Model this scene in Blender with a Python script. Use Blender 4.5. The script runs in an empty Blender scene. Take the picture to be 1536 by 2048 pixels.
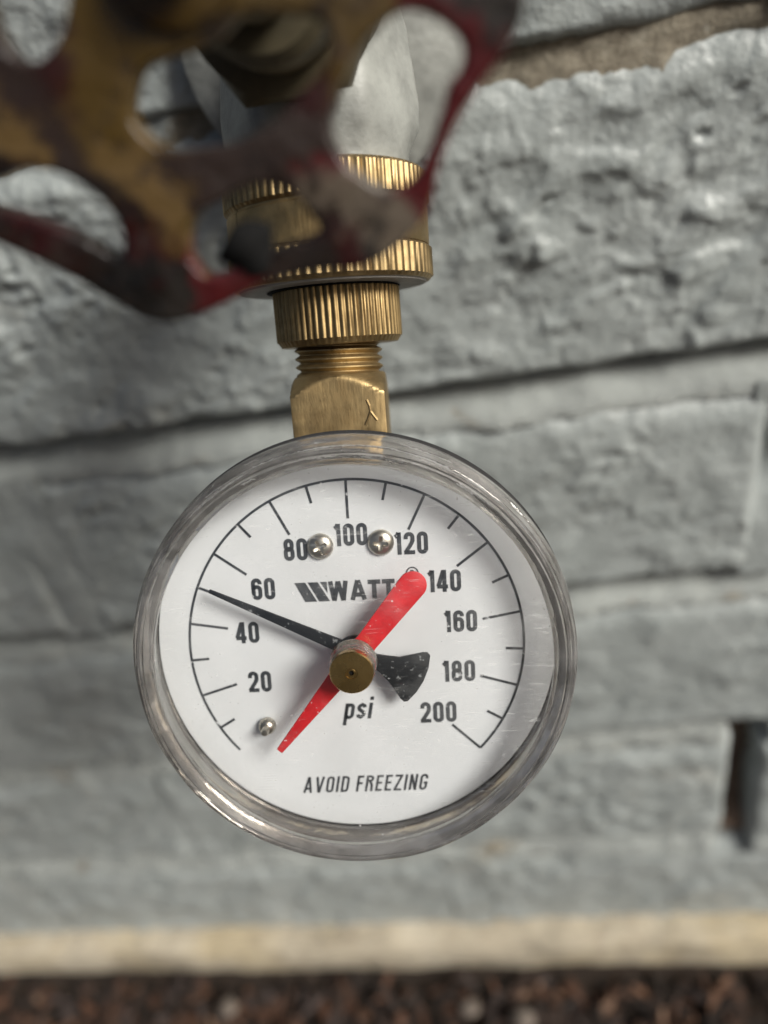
import bpy, bmesh, math, random
import numpy as np
from mathutils import Matrix, Vector
from mathutils.geometry import delaunay_2d_cdt

# ------------------------------------------------------------------ camera, light, exposure
MM = 0.001
scene = bpy.context.scene
C = scene.collection
scene.render.engine = 'CYCLES'
scene.cycles.use_denoising = True
scene.cycles.max_bounces = 9
scene.cycles.transmission_bounces = 8
scene.cycles.transparent_max_bounces = 16

cam_d = bpy.data.cameras.new('camera')
cam = bpy.data.objects.new('camera', cam_d)
C.objects.link(cam)
scene.camera = cam
cam_d.sensor_fit = 'HORIZONTAL'
cam_d.sensor_width = 36.0
cam_d.lens = 36.0 * 1560.0 / 1536.0
cam_d.clip_start = 0.002
cam_d.clip_end = 60.0
cam_d.dof.use_dof = True
cam_d.dof.focus_distance = 0.1112
cam_d.dof.aperture_fstop = 36.5 / 3.4
cam_d.dof.aperture_blades = 0
CAM_R = Matrix(((0.98028, 0.11000, 0.16415), (0.06460, 0.60669, -0.79231), (-0.18674, 0.78729, 0.58762)))
CAM_R = CAM_R.to_quaternion().to_matrix()
cam.matrix_world = Matrix.Translation(Vector((0, -167.37, 374.38)) * MM) @ CAM_R.to_4x4()

SUN_DIR = Vector((0.74, -0.42, 0.66)).normalized()          # towards the sun
world = bpy.data.worlds.new('World')
scene.world = world
world.use_nodes = True
wn = world.node_tree
bg = wn.nodes['Background']
sky = wn.nodes.new('ShaderNodeTexSky')
sky.sky_type = 'NISHITA'
sky.sun_disc = False
sky.sun_elevation = math.asin(SUN_DIR.z)
sky.sun_rotation = math.atan2(SUN_DIR.x, SUN_DIR.y)
sky.air_density = 0.8
sky.dust_density = 6.0
sky.ozone_density = 0.4
wn.links.new(sky.outputs[0], bg.inputs[0])
bg.inputs[1].default_value = 0.055

sun_d = bpy.data.lights.new('sun', 'SUN')
sun = bpy.data.objects.new('sun', sun_d)
C.objects.link(sun)
sun_d.energy = 4.0
sun_d.angle = math.radians(22)
sun_d.color = (1.0, 0.98, 0.925)
sun.rotation_euler = SUN_DIR.to_track_quat('Z', 'Y').to_euler()
sun.location = SUN_DIR * 2

scene.view_settings.view_transform = 'Standard'
scene.view_settings.look = 'None'
scene.view_settings.gamma = 1.0
scene.view_settings.use_curve_mapping = False
scene.view_settings.exposure = 0.15

# ------------------------------------------------------------------ helpers: noise, meshes, objects
def _hash(ix, iy, iz, seed):
    h = (ix.astype(np.int64) * 374761393 + iy.astype(np.int64) * 668265263 + iz.astype(np.int64) * 2147483647 + seed * 1274126177) & 0xFFFFFFFF
    h = ((h ^ (h >> 13)) * 1274126177) & 0xFFFFFFFF
    h = ((h ^ (h >> 16)) * 2246822519) & 0xFFFFFFFF
    h = h ^ (h >> 15)
    return (h & 0xFFFF).astype(np.float64) / 65535.0

def vnoise(x, y, z, seed=0):
    """smooth value noise, 0..1"""
    x = np.asarray(x, float); y = np.asarray(y, float) + 0 * x; z = np.asarray(z, float) + 0 * x
    fx, fy, fz = np.floor(x), np.floor(y), np.floor(z)
    tx, ty, tz = x - fx, y - fy, z - fz
    tx, ty, tz = [t * t * t * (t * (t * 6 - 15) + 10) for t in (tx, ty, tz)]
    r = 0
    for a in (0, 1):
        for b in (0, 1):
            for c in (0, 1):
                w = (tx if a else 1 - tx) * (ty if b else 1 - ty) * (tz if c else 1 - tz)
                r = r + w * _hash(fx + a, fy + b, fz + c, seed)
    return r

def fbm(x, y, z, seed=0, octaves=4, gain=0.5):
    s, a, n = 0, 1.0, 0.0
    for o in range(octaves):
        k = 2.03 ** o
        s = s + a * (vnoise(x * k + 7.3 * o, y * k + 3.1 * o, z * k + 1.7 * o, seed + o) - 0.5) * 2
        n += a
        a *= gain
    return s / n

def link(name, mesh, material=None, parent=None, smooth=True, mat4=None):
    o = bpy.data.objects.new(name, mesh)
    C.objects.link(o)
    if material is not None and len(mesh.materials) == 0:
        mesh.materials.append(material)
    if smooth:
        mesh.polygons.foreach_set('use_smooth', [True] * len(mesh.polygons))
    if parent is not None:
        o.parent = parent
    if mat4 is not None:
        o.matrix_local = mat4
    return o

def tag(o, label, cat=None, group=None, kind=None):
    o['label'] = label
    if cat: o['category'] = cat
    if group: o['group'] = group
    if kind: o['kind'] = kind
    return o

def empty(name, mat4):
    o = bpy.data.objects.new(name, None)
    o.empty_display_size = 0.01
    C.objects.link(o)
    o.matrix_world = mat4
    return o

def mesh_from(name, verts, faces):
    me = bpy.data.meshes.new(name)
    v = np.asarray(verts, float) * MM
    me.from_pydata(v.tolist(), [], [tuple(int(i) for i in f) for f in faces])
    me.update()
    return me

def fix_normals(me):
    bm = bmesh.new(); bm.from_mesh(me)
    bmesh.ops.remove_doubles(bm, verts=bm.verts, dist=1e-7)
    bmesh.ops.recalc_face_normals(bm, faces=bm.faces)
    bm.to_mesh(me); bm.free()
    return me

def auto_smooth(me, deg=35):
    lim = math.radians(deg)
    bm = bmesh.new(); bm.from_mesh(me)
    for f in bm.faces: f.smooth = True
    for e in bm.edges:
        if len(e.link_faces) == 2:
            e.smooth = e.calc_face_angle(0) < lim
    bm.to_mesh(me); bm.free()
    return me

def lathe(name, prof, seg=96, axis='Z', rfun=None, closed=False, cap=True):
    """prof = [(r, h)] ; axis Z or Y ; rfun(r, theta, k) lets the radius vary round the axis"""
    verts, faces = [], []
    n = len(prof)
    for k, (r, h) in enumerate(prof):
        for i in range(seg):
            t = 2 * math.pi * i / seg
            rr = rfun(r, t, k) if rfun else r
            a, b = rr * math.cos(t), rr * math.sin(t)
            verts.append((a, b, h) if axis == 'Z' else (a, h, -b))
    for k in range(n - 1 + (1 if closed else 0)):
        k2 = (k + 1) % n
        for i in range(seg):
            j = (i + 1) % seg
            faces.append((k * seg + i, k * seg + j, k2 * seg + j, k2 * seg + i))
    if cap and not closed:
        if prof[0][0] > 1e-6: faces.append(tuple(range(seg - 1, -1, -1)))
        if prof[-1][0] > 1e-6: faces.append(tuple((n - 1) * seg + i for i in range(seg)))
    me = mesh_from(name, verts, faces)
    fix_normals(me)
    return auto_smooth(me)

def curve_mesh(name, loops, extrude, bevel, res=3, smooth_poly=False):
    """filled 2D outline with holes, given thickness and a rounded edge (all in mm)"""
    cu = bpy.data.curves.new(name, 'CURVE')
    cu.dimensions = '2D'
    cu.fill_mode = 'BOTH'
    cu.extrude = extrude * MM
    cu.bevel_depth = bevel * MM
    cu.bevel_resolution = res
    for lp in loops:
        if smooth_poly:
            sp = cu.splines.new('BEZIER')
            sp.bezier_points.add(len(lp) - 1)
            for bp, p in zip(sp.bezier_points, lp):
                bp.co = (p[0] * MM, p[1] * MM, 0)
                bp.handle_left_type = bp.handle_right_type = 'AUTO'
            sp.resolution_u = 5
        else:
            sp = cu.splines.new('POLY')
            sp.points.add(len(lp) - 1)
            for q, p in zip(sp.points, lp):
                q.co = (p[0] * MM, p[1] * MM, 0, 1)
        sp.use_cyclic_u = True
    tmp = bpy.data.objects.new('tmp', cu)
    C.objects.link(tmp)
    dg = bpy.context.evaluated_depsgraph_get()
    dg.update()
    me = bpy.data.meshes.new_from_object(tmp.evaluated_get(dg))
    bpy.data.objects.remove(tmp)
    bpy.data.curves.remove(cu)
    me.name = name
    me.materials.clear()
    bm = bmesh.new(); bm.from_mesh(me)
    bmesh.ops.remove_doubles(bm, verts=bm.verts, dist=1e-7)
    bm.to_mesh(me); bm.free()
    return auto_smooth(me, 50)

def cast_mesh(name, loops, thick, voxel=0.42, smooth=5):
    """plate with holes, given thickness and rounded all over like a casting (mm)"""
    def chaikin(l):
        r = []
        for i in range(len(l)):
            a, b = l[i], l[(i + 1) % len(l)]
            r += [(a[0] * .75 + b[0] * .25, a[1] * .75 + b[1] * .25), (a[0] * .25 + b[0] * .75, a[1] * .25 + b[1] * .75)]
        return r
    loops = [chaikin(l) for l in loops]
    vs, es = [], []
    for l in loops:
        b = len(vs); vs += [Vector(p) for p in l]
        es += [(b + i, b + (i + 1) % len(l)) for i in range(len(l))]
    ov, oe, of, *_ = delaunay_2d_cdt(vs, es, [], 0, 1e-4)
    def inside(p):
        c = False
        for l in loops:
            for i in range(len(l)):
                (x1, y1), (x2, y2) = l[i - 1], l[i]
                if (y1 > p.y) != (y2 > p.y) and p.x < (x2 - x1) * (p.y - y1) / (y2 - y1) + x1: c = not c
        return c
    F = [f for f in of if inside((ov[f[0]] + ov[f[1]] + ov[f[2]]) / 3)]
    bm = bmesh.new()
    bv = [bm.verts.new((p.x * MM, p.y * MM, -thick / 2 * MM)) for p in ov]
    fs = [bm.faces.new([bv[i] for i in f]) for f in F]
    ex = bmesh.ops.extrude_face_region(bm, geom=fs)
    for g in ex['geom']:
        if isinstance(g, bmesh.types.BMVert): g.co.z = thick / 2 * MM
    for v in [v for v in bm.verts if not v.link_faces]: bm.verts.remove(v)
    bmesh.ops.recalc_face_normals(bm, faces=bm.faces)
    me = bpy.data.meshes.new(name); bm.to_mesh(me); bm.free()
    tmp = bpy.data.objects.new('tmp', me); C.objects.link(tmp)
    r = tmp.modifiers.new('r', 'REMESH'); r.mode = 'VOXEL'; r.voxel_size = voxel * MM
    q = tmp.modifiers.new('s', 'SMOOTH'); q.iterations = smooth; q.factor = 0.5
    dg = bpy.context.evaluated_depsgraph_get(); dg.update()
    m2 = bpy.data.meshes.new_from_object(tmp.evaluated_get(dg))
    bpy.data.objects.remove(tmp); bpy.data.meshes.remove(me)
    m2.name = name
    return m2

def rot_z(deg): return Matrix.Rotation(math.radians(deg), 4, 'Z')
def loc(x, y, z): return Matrix.Translation(Vector((x, y, z)) * MM)

# ------------------------------------------------------------------ materials
class NT:
    def __init__(self, name):
        self.m = bpy.data.materials.new(name)
        self.m.use_nodes = True
        self.t = self.m.node_tree
        self.b = self.t.nodes['Principled BSDF']
        self.out = self.t.nodes['Material Output']
    def n(self, typ, **kw):
        x = self.t.nodes.new('ShaderNode' + typ)
        for k, v in kw.items(): setattr(x, k, v)
        return x
    def l(self, a, b): self.t.links.new(a, b)
    def set(self, **kw):
        for k, v in kw.items():
            self.b.inputs[k.replace('_', ' ')].default_value = v
    def pos(self):
        return self.n('NewGeometry').outputs['Position']
    def objco(self):
        return self.n('TexCoord').outputs['Object']
    def noise(self, co, scale, detail=4, rough=0.55, dist=0.0):
        x = self.n('TexNoise')
        x.inputs['Scale'].default_value = scale
        x.inputs['Detail'].default_value = detail
        x.inputs['Roughness'].default_value = rough
        x.inputs['Distortion'].default_value = dist
        self.l(co, x.inputs['Vector'])
        return x.outputs[0]
    def ramp(self, fac, stops, interp='LINEAR'):
        r = self.n('ValToRGB')
        r.color_ramp.interpolation = interp
        e = r.color_ramp.elements
        while len(e) < len(stops): e.new(0.5)
        for k, (p, c) in enumerate(stops):
            e[k].position = p
            e[k].color = (c[0], c[1], c[2], 1) if hasattr(c, '__len__') else (c, c, c, 1)
        self.l(fac, r.inputs[0])
        return r.outputs[0]
    def mix(self, fac, a, b):
        x = self.n('Mix', data_type='RGBA')
        if isinstance(fac, (int, float)): x.inputs[0].default_value = fac
        else: self.l(fac, x.inputs[0])
        for s, v in ((x.inputs[6], a), (x.inputs[7], b)):
            if hasattr(v, 'links'): self.l(v, s)
            else: s.default_value = (v[0], v[1], v[2], 1)
        return x.outputs[2]
    def math(self, op, a, b=0.0):
        x = self.n('Math', operation=op)
        for s, v in ((x.inputs[0], a), (x.inputs[1], b)):
            if hasattr(v, 'links'): self.l(v, s)
            else: s.default_value = v
        return x.outputs[0]
    def col(self, c): self.l(c, self.b.inputs['Base Color'])
    def rough(self, c): self.l(c, self.b.inputs['Roughness'])
    def bump(self, h, dist, strength=1.0):
        x = self.n('Bump')
        x.inputs['Distance'].default_value = dist
        x.inputs['Strength'].default_value = strength
        self.l(h, x.inputs['Height'])
        self.l(x.outputs[0], self.b.inputs['Normal'])
    def stretch(self, co, sx, sy, sz):
        x = self.n('Mapping')
        x.inputs['Scale'].default_value = (sx, sy, sz)
        self.l(co, x.inputs['Vector'])
        return x.outputs[0]

def m_paint_wall():
    k = NT('grey_masonry_paint'); p = k.pos()
    base = k.ramp(k.noise(p, 45, 5), [(0.3, (0.29, 0.317, 0.31)), (0.7, (0.36, 0.388, 0.38))])
    pale = k.ramp(k.noise(p, 23, 4, 0.6, 0.6), [(0.62, 0), (0.72, 1)])
    c = k.mix(k.math('MULTIPLY', pale, 0.55), base, (0.50, 0.50, 0.45))
    tan = k.ramp(k.noise(p, 130, 5, 0.65), [(0.70, 0), (0.75, 1)])
    c = k.mix(k.math('MULTIPLY', tan, 0.6), c, (0.34, 0.28, 0.18))
    spk = k.ramp(k.noise(p, 420, 2, 0.5), [(0.74, 0), (0.78, 1)])
    c = k.mix(spk, c, (0.12, 0.12, 0.10))
    k.col(c)
    k.rough(k.ramp(k.noise(p, 160, 3), [(0.3, 0.24), (0.7, 0.42)]))
    k.set(Specular_IOR_Level=0.5)
    k.bump(k.noise(p, 420, 5, 0.6), 0.0008, 0.7)
    return k.m

def m_mortar(bare):
    k = NT('bare_mortar' if bare else 'painted_mortar'); p = k.pos()
    grey = k.ramp(k.noise(p, 60, 4), [(0.3, (0.29, 0.31, 0.30)), (0.7, (0.365, 0.388, 0.37))])
    tan = k.ramp(k.noise(p, 330, 6, 0.7), [(0.25, (0.13, 0.11, 0.08)), (0.55, (0.25, 0.22, 0.165)), (0.8, (0.40, 0.37, 0.30))])
    a, b = (0.56, 0.62) if bare else (0.34, 0.42)
    m = k.ramp(k.noise(p, 38, 5, 0.6, 0.4), [(a, 0), (b, 1)])
    k.col(k.mix(m, tan, grey))
    k.set(Roughness=0.85)
    k.bump(k.noise(p, 900, 5, 0.7), 0.0008, 0.9)
    return k.m

def m_concrete():
    k = NT('tan_concrete'); p = k.pos()
    c = k.ramp(k.noise(p, 42, 5, 0.6), [(0.28, (0.28, 0.245, 0.185)), (0.5, (0.40, 0.35, 0.265)), (0.72, (0.50, 0.45, 0.355))])
    y = k.ramp(k.noise(p, 18, 3), [(0.5, 0), (0.62, 1)])
    c = k.mix(k.math('MULTIPLY', y, 0.4), c, (0.44, 0.35, 0.19))
    d = k.ramp(k.noise(p, 55, 6, 0.7, 0.5), [(0.52, 0), (0.66, 1)])
    c = k.mix(k.math('MULTIPLY', d, 0.45), c, (0.20, 0.16, 0.11))
    k.col(c); k.set(Roughness=0.9)
    k.bump(k.noise(p, 400, 6, 0.7), 0.001, 0.8)
    return k.m

def m_soil():
    k = NT('dark_soil'); p = k.pos()
    k.col(k.ramp(k.noise(p, 120, 6, 0.7), [(0.3, (0.010, 0.007, 0.005)), (0.7, (0.045, 0.028, 0.018))]))
    k.set(Roughness=0.95)
    k.bump(k.noise(p, 500, 5, 0.7), 0.002)
    return k.m

def m_vcol(name, attr):
    k = NT(name)
    a = k.n('Attribute'); a.attribute_name = attr
    g = k.ramp(k.noise(k.pos(), 900, 4, 0.6), [(0.2, 0.55), (0.8, 1.15)])
    x = k.n('Mix', data_type='RGBA', blend_type='MULTIPLY'); x.inputs[0].default_value = 1
    k.l(a.outputs['Color'], x.inputs[6]); k.l(g, x.inputs[7])
    k.col(x.outputs[2]); k.set(Roughness=0.85)
    return k.m

def m_brass(name, lo, hi, rough=(0.28, 0.48), scratch=0.35):
    k = NT(name); p = k.objco()
    t = k.ramp(k.noise(p, 160, 6, 0.65, 0.5), [(0.28, lo), (0.62, hi)])
    dirt = k.ramp(k.noise(k.stretch(p, 1, 0.35, 1), 420, 5, 0.7), [(0.60, 0), (0.74, 1)])
    c = k.mix(k.math('MULTIPLY', dirt, 0.75), t, (0.10, 0.065, 0.03))
    verd = k.ramp(k.noise(p, 90, 4, 0.6), [(0.66, 0), (0.76, 1)])
    c = k.mix(k.math('MULTIPLY', verd, 0.35), c, (0.42, 0.42, 0.34))
    k.col(c)
    k.set(Metallic=1.0)
    k.rough(k.ramp(k.noise(p, 300, 4), [(0.3, rough[0]), (0.7, rough[1])]))
    k.bump(k.noise(k.stretch(p, 1, 0.2, 1), 1500, 4, 0.6), 0.0001, scratch)
    return k.m

def m_dial():
    k = NT('white_dial_enamel'); p = k.objco()
    c = k.ramp(k.noise(p, 60, 4), [(0.3, (0.58, 0.60, 0.62)), (0.7, (0.645, 0.665, 0.69))])
    s = k.ramp(k.noise(p, 1300, 2, 0.5), [(0.79, 0), (0.82, 1)])
    c = k.mix(k.math('MULTIPLY', s, 0.35), c, (0.3, 0.27, 0.22))
    k.col(c); k.set(Roughness=0.35, Specular_IOR_Level=0.4)
    return k.m

def m_ink():
    """black print with flaked spots; obj['wear'] says how badly it is rubbed"""
    k = NT('black_print'); p = k.pos()
    a = k.n('Attribute', attribute_type='OBJECT'); a.attribute_name = 'wear'
    nz = k.noise(p, 900, 4, 0.65, 0.6)
    n2 = k.noise(p, 260, 3, 0.6)
    v = k.math('ADD', k.math('MULTIPLY', nz, 0.6), k.math('MULTIPLY', n2, 0.4))
    v = k.math('ADD', v, a.outputs['Fac'])
    fac = k.ramp(v, [(0.62, 0), (0.70, 1)])
    k.col(k.ramp(k.noise(p, 500, 3), [(0.3, (0.018, 0.022, 0.028)), (0.7, (0.05, 0.055, 0.062))]))
    k.set(Roughness=0.5)
    tr = k.n('BsdfTransparent'); mx = k.n('MixShader')
    k.l(fac, mx.inputs[0]); k.l(k.b.outputs[0], mx.inputs[1]); k.l(tr.outputs[0], mx.inputs[2])
    k.l(mx.outputs[0], k.out.inputs[0])
    return k.m

def m_simple(name, col, rough=0.5, metal=0.0, var=0.25, scale=300, spec=0.5, bump=0.0):
    k = NT(name); p = k.objco()
    lo = tuple(c * (1 - var) for c in col); hi = tuple(min(1, c * (1 + var)) for c in col)
    k.col(k.ramp(k.noise(p, scale, 4, 0.6), [(0.3, lo), (0.7, hi)]))
    k.set(Roughness=rough, Metallic=metal, Specular_IOR_Level=spec)
    if bump: k.bump(k.noise(p, scale * 4, 4), bump, 0.7)
    return k.m

def m_pointer_black():
    k = NT('black_pointer_paint'); p = k.objco()
    ch = k.ramp(k.noise(p, 900, 4, 0.65), [(0.61, 0), (0.67, 1)])
    k.col(k.mix(k.math('MULTIPLY', ch, 0.6), (0.012, 0.014, 0.017), (0.35, 0.37, 0.38)))
    k.set(Roughness=0.45)
    return k.m

def m_window():
    k = NT('clear_scratched_plastic'); p = k.objco()
    ge = k.n('NewGeometry'); dt = k.n('VectorMath', operation='DOT_PRODUCT')     # thin pane: the same reflection from both sides
    k.l(ge.outputs['Normal'], dt.inputs[0]); k.l(ge.outputs['Incoming'], dt.inputs[1])
    fr = k.math('ADD', 0.035, k.math('MULTIPLY', 0.9, k.math('POWER', k.math('SUBTRACT', 1.0, k.math('ABSOLUTE', dt.outputs['Value'])), 5.0)))
    gl = k.n('BsdfGlossy'); gl.inputs['Roughness'].default_value = 0.10
    tr = k.n('BsdfTransparent'); tr.inputs['Color'].default_value = (0.995, 0.995, 0.99, 1)
    m1 = k.n('MixShader')
    k.l(fr, m1.inputs[0]); k.l(tr.outputs[0], m1.inputs[1]); k.l(gl.outputs[0], m1.inputs[2])
    df = k.n('BsdfDiffuse'); df.inputs['Color'].default_value = (0.75, 0.76, 0.76, 1)
    haze = k.ramp(k.noise(p, 95, 5, 0.65, 0.8), [(0.50, 0.0), (0.8, 0.06)])
    h = haze
    for ang, sc, th, amt in ((0.4, 260, 0.68, 0.20), (1.9, 330, 0.69, 0.16), (-0.9, 300, 0.69, 0.16)):       # hairline scratches in three directions
        mp = k.n('Mapping'); mp.inputs['Rotation'].default_value = (0, 0, ang); mp.inputs['Scale'].default_value = (1.0, 14.0, 1.0)
        k.l(p, mp.inputs['Vector'])
        patch = k.ramp(k.noise(p, 75, 2, 0.5), [(0.50, 0), (0.60, 1)]) if ang != 0.4 else k.ramp(k.noise(p, 60, 2, 0.5), [(0.46, 0.0), (0.56, 1)])
        sc_ = k.ramp(k.noise(mp.outputs[0], sc, 2, 0.5, 0.15), [(th, 0), (th + 0.02, amt)])
        h = k.math('ADD', h, k.math('MULTIPLY', sc_, patch))
    dots = k.ramp(k.noise(p, 1500, 2, 0.5), [(0.705, 0), (0.74, 0.5)])
    dpatch = k.ramp(k.noise(p, 130, 3, 0.5), [(0.44, 0.15), (0.62, 1)])
    h = k.math('ADD', h, k.math('MULTIPLY', dots, dpatch))
    m2 = k.n('MixShader')
    k.l(h, m2.inputs[0]); k.l(m1.outputs[0], m2.inputs[1]); k.l(df.outputs[0], m2.inputs[2])
    k.l(m2.outputs[0], k.out.inputs[0])
    return k.m

def m_rim():
    k = NT('clear_plastic_rim'); p = k.objco()
    gl = k.n('BsdfGlass'); gl.inputs['IOR'].default_value = 1.46
    gl.inputs['Color'].default_value = (0.93, 0.92, 0.90, 1)
    k.l(k.ramp(k.noise(p, 500, 4, 0.6), [(0.3, 0.015), (0.7, 0.10)]), gl.inputs['Roughness'])
    df = k.n('BsdfDiffuse')
    k.l(k.ramp(k.noise(p, 200, 4, 0.6), [(0.35, (0.36, 0.35, 0.34)), (0.65, (0.52, 0.52, 0.52))]), df.inputs['Color'])
    grime = k.ramp(k.noise(p, 130, 6, 0.7, 0.6), [(0.38, 0.08), (0.72, 0.30)])
    mx = k.n('MixShader')
    k.l(grime, mx.inputs[0]); k.l(gl.outputs[0], mx.inputs[1]); k.l(df.outputs[0], mx.inputs[2])
    bp = k.n('Bump'); bp.inputs['Distance'].default_value = 0.0002; bp.inputs['Strength'].default_value = 0.5
    k.l(k.noise(p, 350, 4, 0.6), bp.inputs['Height']); k.l(bp.outputs[0], gl.inputs['Normal'])
    k.l(mx.outputs[0], k.out.inputs[0])
    return k.m

def m_wheel(use_attr=True):
    k = NT('worn_handwheel_paint' if use_attr else 'worn_hub_paint'); p = k.objco()
    if use_attr:
        a = k.n('Attribute'); a.attribute_name = 'paint_colour'; c = a.outputs['Color']
    else:
        c = k.ramp(k.noise(p, 110, 4), [(0.35, (0.02, 0.008, 0.005)), (0.6, (0.055, 0.032, 0.006))])
    chip = k.ramp(k.noise(p, 420, 5, 0.65), [(0.56, 0), (0.60, 1)])
    c = k.mix(k.math('MULTIPLY', chip, 0.7), c, (0.02, 0.013, 0.01))
    k.col(c)
    k.rough(k.ramp(k.noise(p, 200, 3), [(0.3, 0.25), (0.7, 0.5)]))
    k.bump(k.noise(p, 350, 4), 0.0006, 0.8)
    return k.m

M = dict(
    paint=m_paint_wall(), mortar=m_mortar(False), bare=m_mortar(True), concrete=m_concrete(), soil=m_soil(),
    chips=m_vcol('bark_mulch', 'chip_colour'),
    brass=m_brass('aged_brass', (0.215, 0.15, 0.07), (0.39, 0.29, 0.15), (0.36, 0.56)),
    brass_dull=m_brass('dull_brass', (0.26, 0.18, 0.085), (0.42, 0.31, 0.155), (0.42, 0.6), 0.6),
    brass_dark=m_brass('oxidised_brass', (0.16, 0.105, 0.045), (0.36, 0.26, 0.125), (0.4, 0.58)),
    knob=m_brass('bright_brass', (0.36, 0.23, 0.08), (0.47, 0.32, 0.13), (0.22, 0.34), 0.25),
    nickel=m_simple('nickel_screw', (0.50, 0.47, 0.41), 0.34, 1.0, 0.15, 400),
    dial=m_dial(), ink=m_ink(), pointer=m_pointer_black(),
    red=m_simple('red_pointer_paint', (0.52, 0.016, 0.022), 0.42, 0, 0.15, 500),
    window=m_window(), rim=m_rim(), case=m_simple('black_case', (0.02, 0.02, 0.021), 0.45),
    rubber=m_simple('black_rubber', (0.006, 0.006, 0.006), 0.9, 0, 0.3, 300, 0.2),
    zinc=m_simple('grey_washer', (0.30, 0.29, 0.27), 0.6, 0.0, 0.2, 300),
    body=m_simple('grey_painted_metal', (0.25, 0.258, 0.24), 0.5, 0, 0.35, 110, 0.4, 0.0003),
    bonnet=m_simple('tarnished_bonnet', (0.07, 0.058, 0.032), 0.55, 0.2, 0.35, 200),
    body_shaded=m_simple('shaded_casting', (0.17, 0.165, 0.135), 0.5, 0.2, 0.5, 120, 0.4, 0.0004),  # grey valve casting coloured darker to carry the shade on it
    wheel=m_wheel(), hub=m_wheel(False), cavity=m_simple('cavity_dirt', (0.17, 0.12, 0.085), 0.95, 0, 0.4, 150),
    stone=m_simple('pale_pebble', (0.12, 0.098, 0.08), 0.8, 0, 0.3, 200),
)

# ------------------------------------------------------------------ the wall
ZO = 352.0                      # height of the top bed joint above the soil
COURSE = 67.7
JOINT = 10.0
wall = empty('brick_wall', Matrix.Identity(4))
tag(wall, 'rough brick wall thickly painted grey behind the pressure gauge', 'wall')

def rough_height(X, Z, amp, seed):
    """relief of thickly painted rough brick, in mm: soft lumps, drags and a few open pits"""
    u, v = X * 0.80 + Z * 0.6, -X * 0.6 + Z * 0.80            # drag marks run diagonally
    wx = 4.0 * fbm(X / 15, Z / 15, seed * 0.37, 11, 3); wz = 4.0 * fbm(X / 15, Z / 15, seed * 0.37 + 5, 23, 3)
    calm = np.clip(0.25 + 1.6 * vnoise(X / 24, Z / 19, seed * 0.31, 29), 0, 1.5)   # some patches are smoother than others
    h = 1.5 * fbm(X / 30, Z / 22, seed * 0.7, 31, 3)
    h = h + calm * 1.15 * fbm((u + wx) / 13, (v + wz) / 6, seed * 0.9, 47, 4, 0.5)
    for (sx, sz, th, a, sd) in ((9.0, 6.0, 0.50, 0.9, 71), (4.6, 3.8, 0.58, 0.55, 73), (2.3, 1.9, 0.58, 0.36, 79)):
        l = np.clip((vnoise((X + wz) / sx, (Z + wx) / sz, seed * 1.1 + sd, sd) - th) / (0.95 - th), 0, 1)
        h = h + a * calm * l * l * (3 - 2 * l)
    pit = np.clip((vnoise((X + wx) / 4.5, (Z + wz) / 3.2, seed * 2.1, 67) - 0.84) / 0.12, 0, 1)
    h = h - 1.1 * pit * pit * (3 - 2 * pit) * calm * (vnoise(X / 16, Z / 12, seed * 3.3, 68) > 0.45)
    ridge = np.clip(1 - np.abs(fbm((X + 2 * wx) / 22, (Z + 2 * wz) / 13, seed * 1.7, 61, 3)) * 16, 0, 1)   # runs and brush edges
    h = h + 0.45 * ridge * vnoise(X / 12, Z / 12, seed, 63)
    h = h + 0.07 * fbm(X / 1.6, Z / 1.4, 3.3, 83, 3)
    return h * amp

def brick_mesh(x0, x1, z0, z1, step, amp, seed, front):
    nx = max(4, int((x1 - x0) / step)); nz = max(4, int((z1 - z0) / step))
    gx = np.linspace(x0, x1, nx + 1); gz = np.linspace(z0, z1, nz + 1)
    X, Z = np.meshgrid(gx, gz, indexing='xy')
    # worn, wavy arris
    dx = np.minimum(X - x0, x1 - X); db = Z - z0; dt = z1 - Z
    R, RT = 3.0 + 1.4 * vnoise(X / 14, Z / 14, seed, 5), 8.0 + 4.0 * vnoise(X / 18, 3.3, seed, 7)
    def fall(d, r):
        t = np.clip(1 - d / r, 0, 1)
        return r * (1 - np.sqrt(np.clip(1 - t * t, 0, 1)))
    drop = np.maximum(np.maximum(fall(dx, R), fall(db, R * 0.8)), fall(dt, RT) * 0.8)
    H = rough_height(X, Z, amp, seed)
    edge = np.clip(np.minimum(np.minimum(dx, db), dt) / 2.5, 0.25, 1)
    Y = -front - H * edge + drop
    # outline wobble
    wob = 1.9 * fbm(X / 11, Z / 11, seed * 1.9, 91, 3)
    rim = np.clip(1 - np.minimum(np.minimum(dx, db), dt) / 4, 0, 1)
    Zw = Z + wob * rim * 0.9
    Xw = X + 0.8 * fbm(X / 11, Z / 11, seed * 2.9, 97, 2) * rim
    cxm, czm = (x0 + x1) / 2, (z0 + z1) / 2
    V = np.stack([Xw - cxm, Y, Zw - czm], -1).reshape(-1, 3).tolist()
    W = nx + 1
    F = []
    for j in range(nz):
        b = j * W
        for i in range(nx):
            F.append((b + i, b + i + 1, b + W + i + 1, b + W + i))
    ring = [i for i in range(W)] + [j * W + nx for j in range(1, nz + 1)] + [nz * W + i for i in range(nx - 1, -1, -1)] + [j * W for j in range(nz - 1, 0, -1)]
    off = len(V)
    for i in ring:
        V.append([V[i][0], 16.0, V[i][2]])
    m = len(ring)
    for k in range(m):
        k2 = (k + 1) % m
        F.append((ring[k2], ring[k], off + k, off + k2))
    return mesh_from('brick', V, F), (cxm, 0, czm)

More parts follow.
